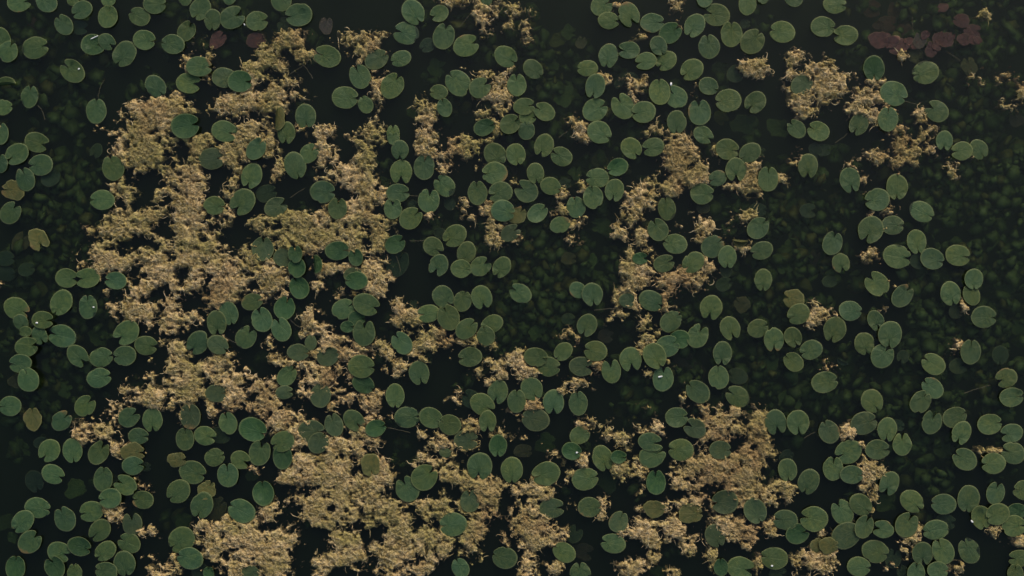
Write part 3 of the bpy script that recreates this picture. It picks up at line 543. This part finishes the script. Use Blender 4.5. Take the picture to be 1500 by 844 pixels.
def filament_mesh(name, mask, origin, per, K=6, smin=.7, smax=1.7, wmin=.25, wmax=.6, fmin=.9, curl=.75):
    """curly threads lying over the mat and trailing off its edge"""
    jj, ii = np.nonzero(mask & (F > fmin) & ~UNDER); n = int(len(jj)*per)
    if n < 2: return None
    s = nrs.randint(0, len(jj), n)
    x = GX[jj[s], ii[s]].copy(); y = GY[jj[s], ii[s]].copy()
    ang = nrs.uniform(0, 6.28, n); cur = nrs.normal(0, curl, n); step = nrs.uniform(smin, smax, n)
    wid = nrs.uniform(wmin, wmax, n); co = np.zeros((n, K, 3, 3))
    for k in range(K):
        ix = np.clip(np.round(x).astype(int)+M, 0, GX.shape[1]-1); iy = np.clip(np.round(y).astype(int)+M, 0, GX.shape[0]-1)
        zz = np.maximum(HT[iy, ix], -.002) + .001 + .007*math.sin(math.pi*k/(K-1))*nrs.uniform(.2, 1, n)
        zz = np.where(UNDER[iy, ix], np.minimum(zz, HT[iy, ix]+.003), zz)
        tp = wid*(1 - .75*abs(k-(K-1)/2)/((K-1)/2))
        nx, ny = -np.sin(ang)*tp, np.cos(ang)*tp
        for m_, (sd, up_) in enumerate(((-1, 0), (0, .0028), (1, 0))):
            co[:, k, m_, 0] = (x+nx*sd-W/2)/S-origin[0]; co[:, k, m_, 1] = (H/2-(y+ny*sd))/S-origin[1]; co[:, k, m_, 2] = zz+up_-origin[2]
        x += np.cos(ang)*step; y += np.sin(ang)*step; ang += cur + nrs.normal(0, .3, n)
    base = (np.arange(n)*K*3)[:, None]; quads = []
    for k in range(K-1):
        for m_ in range(3):
            m2 = (m_+1) % 3
            quads.append(base + np.array([[k*3+m_, k*3+m2, (k+1)*3+m2, (k+1)*3+m_]]))
    quads = np.concatenate(quads)
    me = mesh_np(name, co.reshape(-1, 3), quads)
    at = me.attributes.new('shade', 'FLOAT_COLOR', 'POINT')
    o_, b_ = np.repeat(OL[jj[s], ii[s]], K*3), np.repeat(BR[jj[s], ii[s]], K*3)
    at.data.foreach_set('color', np.stack([o_*.7, b_*.8, np.repeat(nrs.uniform(.1, 1, n), K*3), np.ones(len(o_))], 1).astype(np.float32).ravel())
    me.materials.append(ALGAE); return me
inside = [c for c in comps if -10 < c['x'] < W+10 and -10 < c['y'] < H+10 and c['n'] > 130]
for c in inside:
    n = c['n']
    c['phrase'] = ('vast sprawling tan algae mat' if n > 40000 else 'big lumpy tan algae mat' if n > 6000 else
                   'ragged tan algae clump' if n > 1500 else 'small tan algae clump' if n > 500 else 'tiny tan algae scrap')
    near = sorted((math.hypot(p['x']-c['x'], p['y']-c['y']) - p['L']*.5 - math.sqrt(n)*.5, p['f']) for p in surf)[0]
    c['phrase'] += ' touching lily pads' if near[0] < 3 else ' on open water'
describe_all(inside, None)
big = set()
for c in inside:
    mask = LAB == c['id']
    js, is_ = np.nonzero(mask); j0, j1, i0, i1 = js.min(), js.max()+2, is_.min(), is_.max()+2
    m2 = np.zeros_like(mask); m2[j0:j1, i0:i1] = mask[j0:j1, i0:i1] & present[j0:j1, i0:i1]
    org = (*px2w(c['x'], c['y'])[:2], 0.0)
    me = algae_mesh('algae_mat', m2, org)
    if me is None: continue
    o = link('algae_mat', me, ALGAE); o.location = org; tag(o, c['label'], 'algae', 'algae mats floating on the pond')
    fm = filament_mesh('filaments', m2, org, .09)
    if fm:
        fo = link('filaments', fm, ALGAE, o); fo['kind'] = 'stuff'
    fm = filament_mesh('curled_strands', m2, org, .028, 11, .8, 1.6, .35, .75, .2, .5)
    if fm:
        fo = link('curled_strands', fm, ALGAE, o); fo['kind'] = 'stuff'
    big.add(c['id'])
others = present & ~np.isin(LAB, list(big))
me = algae_mesh('algae_flecks', others, (0, 0, 0))
if me: tag(link('algae_flecks', me, ALGAE), 'scattered tiny flecks of tan algae between the pads', 'algae', kind='stuff')

# ------------------------------------------------------------------ stems and trailing threads (parts of the nearest pad), white flecks
STEMS = [((144,143),(147,128),(155,115)),((55,155),(62,163),(66,176)),((455,83),(445,95),(422,110)),((443,95),(452,105),(458,115)),
         ((692,14),(683,28),(672,40)),((818,202),(826,196),(832,192)),((1223,209),(1233,203),(1241,196)),((1326,149),(1340,152),(1355,157)),
         ((1387,76),(1398,83),(1406,89)),((1336,25),(1337,38),(1338,48)),((425,290),(435,283),(446,276)),((325,490),(335,497),(347,503)),
         ((424,468),(432,475),(440,480)),((600,287),(606,287),(612,288)),((600,353),(612,353),(622,352)),((870,455),(885,453),(898,452)),
         ((1412,576),(1430,570),(1450,565)),((640,797),(650,793),(662,785)),((182,786),(62,184),(80,176)),((1178,642),(1186,637),(1194,633)),((568,626),(585,630),(600,634)),
         ((587,398),(580,375),(575,370)),((1305,300),(1304,296),(1307,292)),((232,507),(240,507),(248,508))]
def tube(pts, r):
    co = []; q = []
    for k, (x, y, z) in enumerate(pts):
        a, b = pts[max(0, k-1)], pts[min(len(pts)-1, k+1)]
        t = np.array([b[0]-a[0], b[1]-a[1], 0.0]); t /= max(1e-9, np.linalg.norm(t)); nrm = np.array([-t[1], t[0], 0])
        for m_ in range(6):
            an = m_*math.pi/3; v = np.array([x, y, z]) + r*(nrm*math.cos(an) + np.array([0, 0, 1])*math.sin(an)); co.append(v)
        if k:
            for m_ in range(6): q.append(((k-1)*6+m_, (k-1)*6+(m_+1) % 6, k*6+(m_+1) % 6, k*6+m_))
    return np.array(co), q
for sp_ in STEMS:
    if any(math.hypot(sp_[i][0]-sp_[i+1][0], sp_[i][1]-sp_[i+1][1]) > 40 for i in (0, 1)): continue
    P = [np.array(v, float) for v in sp_]; pts = []
    for k in range(9):
        t = k/8; v = P[0]*(1-t)**2 + 2*t*(1-t)*(2*P[1]-.5*P[0]-.5*P[2]) + P[2]*t*t
        pts.append(px2w(v[0]+rng.uniform(-.5, .5), v[1]+rng.uniform(-.5, .5), .002 - .014*math.sin(t*math.pi)*.2 ))
    best = min(single, key=lambda p: min(math.hypot(p['x']-P[0][0], p['y']-P[0][1]), math.hypot(p['x']-P[2][0], p['y']-P[2][1])))
    o = best['obj']; co, q = tube(pts, .0024)
    link('stem', mesh_np('stem', co - np.array(o.location), q), STEM, o)
FLECKS = [(138,55,13,24,1.8,'thin white stick lying across dark green lily pad'),(115.5,101,3.5,30,2.5,'white speck on green lily pad, top far left of photo'),
          (983,123,5,80,3.6,'bright white petal beside two overlapping green lily pads'),(967,552,7,10,3,'white flake in middle of green lily pad'),
          (358,36,4,-60,2.2,'white speck between two lily pads near the top edge'),(54,473,4,0,3,'white speck on green pad by dark water, left side'),
          (845,663,3.5,20,3,'white speck on dark cupped lily pad, bottom centre'),(1131,829,3.5,0,3.2,'white speck on lily pad at bottom edge, right'),
          (1424,764,5,-50,3,'white speck on pad edge, bottom far right'),(137,450,3,0,2.4,'white speck on pad left of tan algae')]
for x, y, ln, an, wd_, lb in FLECKS:
    me_co = []; n = 10
    for lay, zz in ((1.0, 0), (.75, .0022)):
        for k in range(n):
            t = 2*math.pi*k/n; me_co.append((ln/2/S*lay*math.cos(t)*(1+.15*math.sin(3*t+ln)), wd_/2/S*lay*math.sin(t)*(1+.2*math.cos(2*t)), zz+.001*math.sin(t*2)))
    q = [(k, (k+1) % n, n+(k+1) % n, n+k) for k in range(n)]
    tr = [(n+0, n+k, n+k+1) for k in range(1, n-1)] + [(0, k+1, k) for k in range(1, n-1)]
    top = max([p['z']+.012 for p in surf if math.hypot(p['x']-x, p['y']-y) < p['L']*.55] + [.004])
    o = link('white_petal', mesh_np('white_petal', me_co, q, tr), WHITE)
    o.location = px2w(x, y, top); o.rotation_euler.z = math.radians(an); tag(o, lb, 'petal', 'white specks on the pads')
print('PADS', len(surf), 'SUB', len(sub), 'MATS', len(inside), 'REST', len(rest))
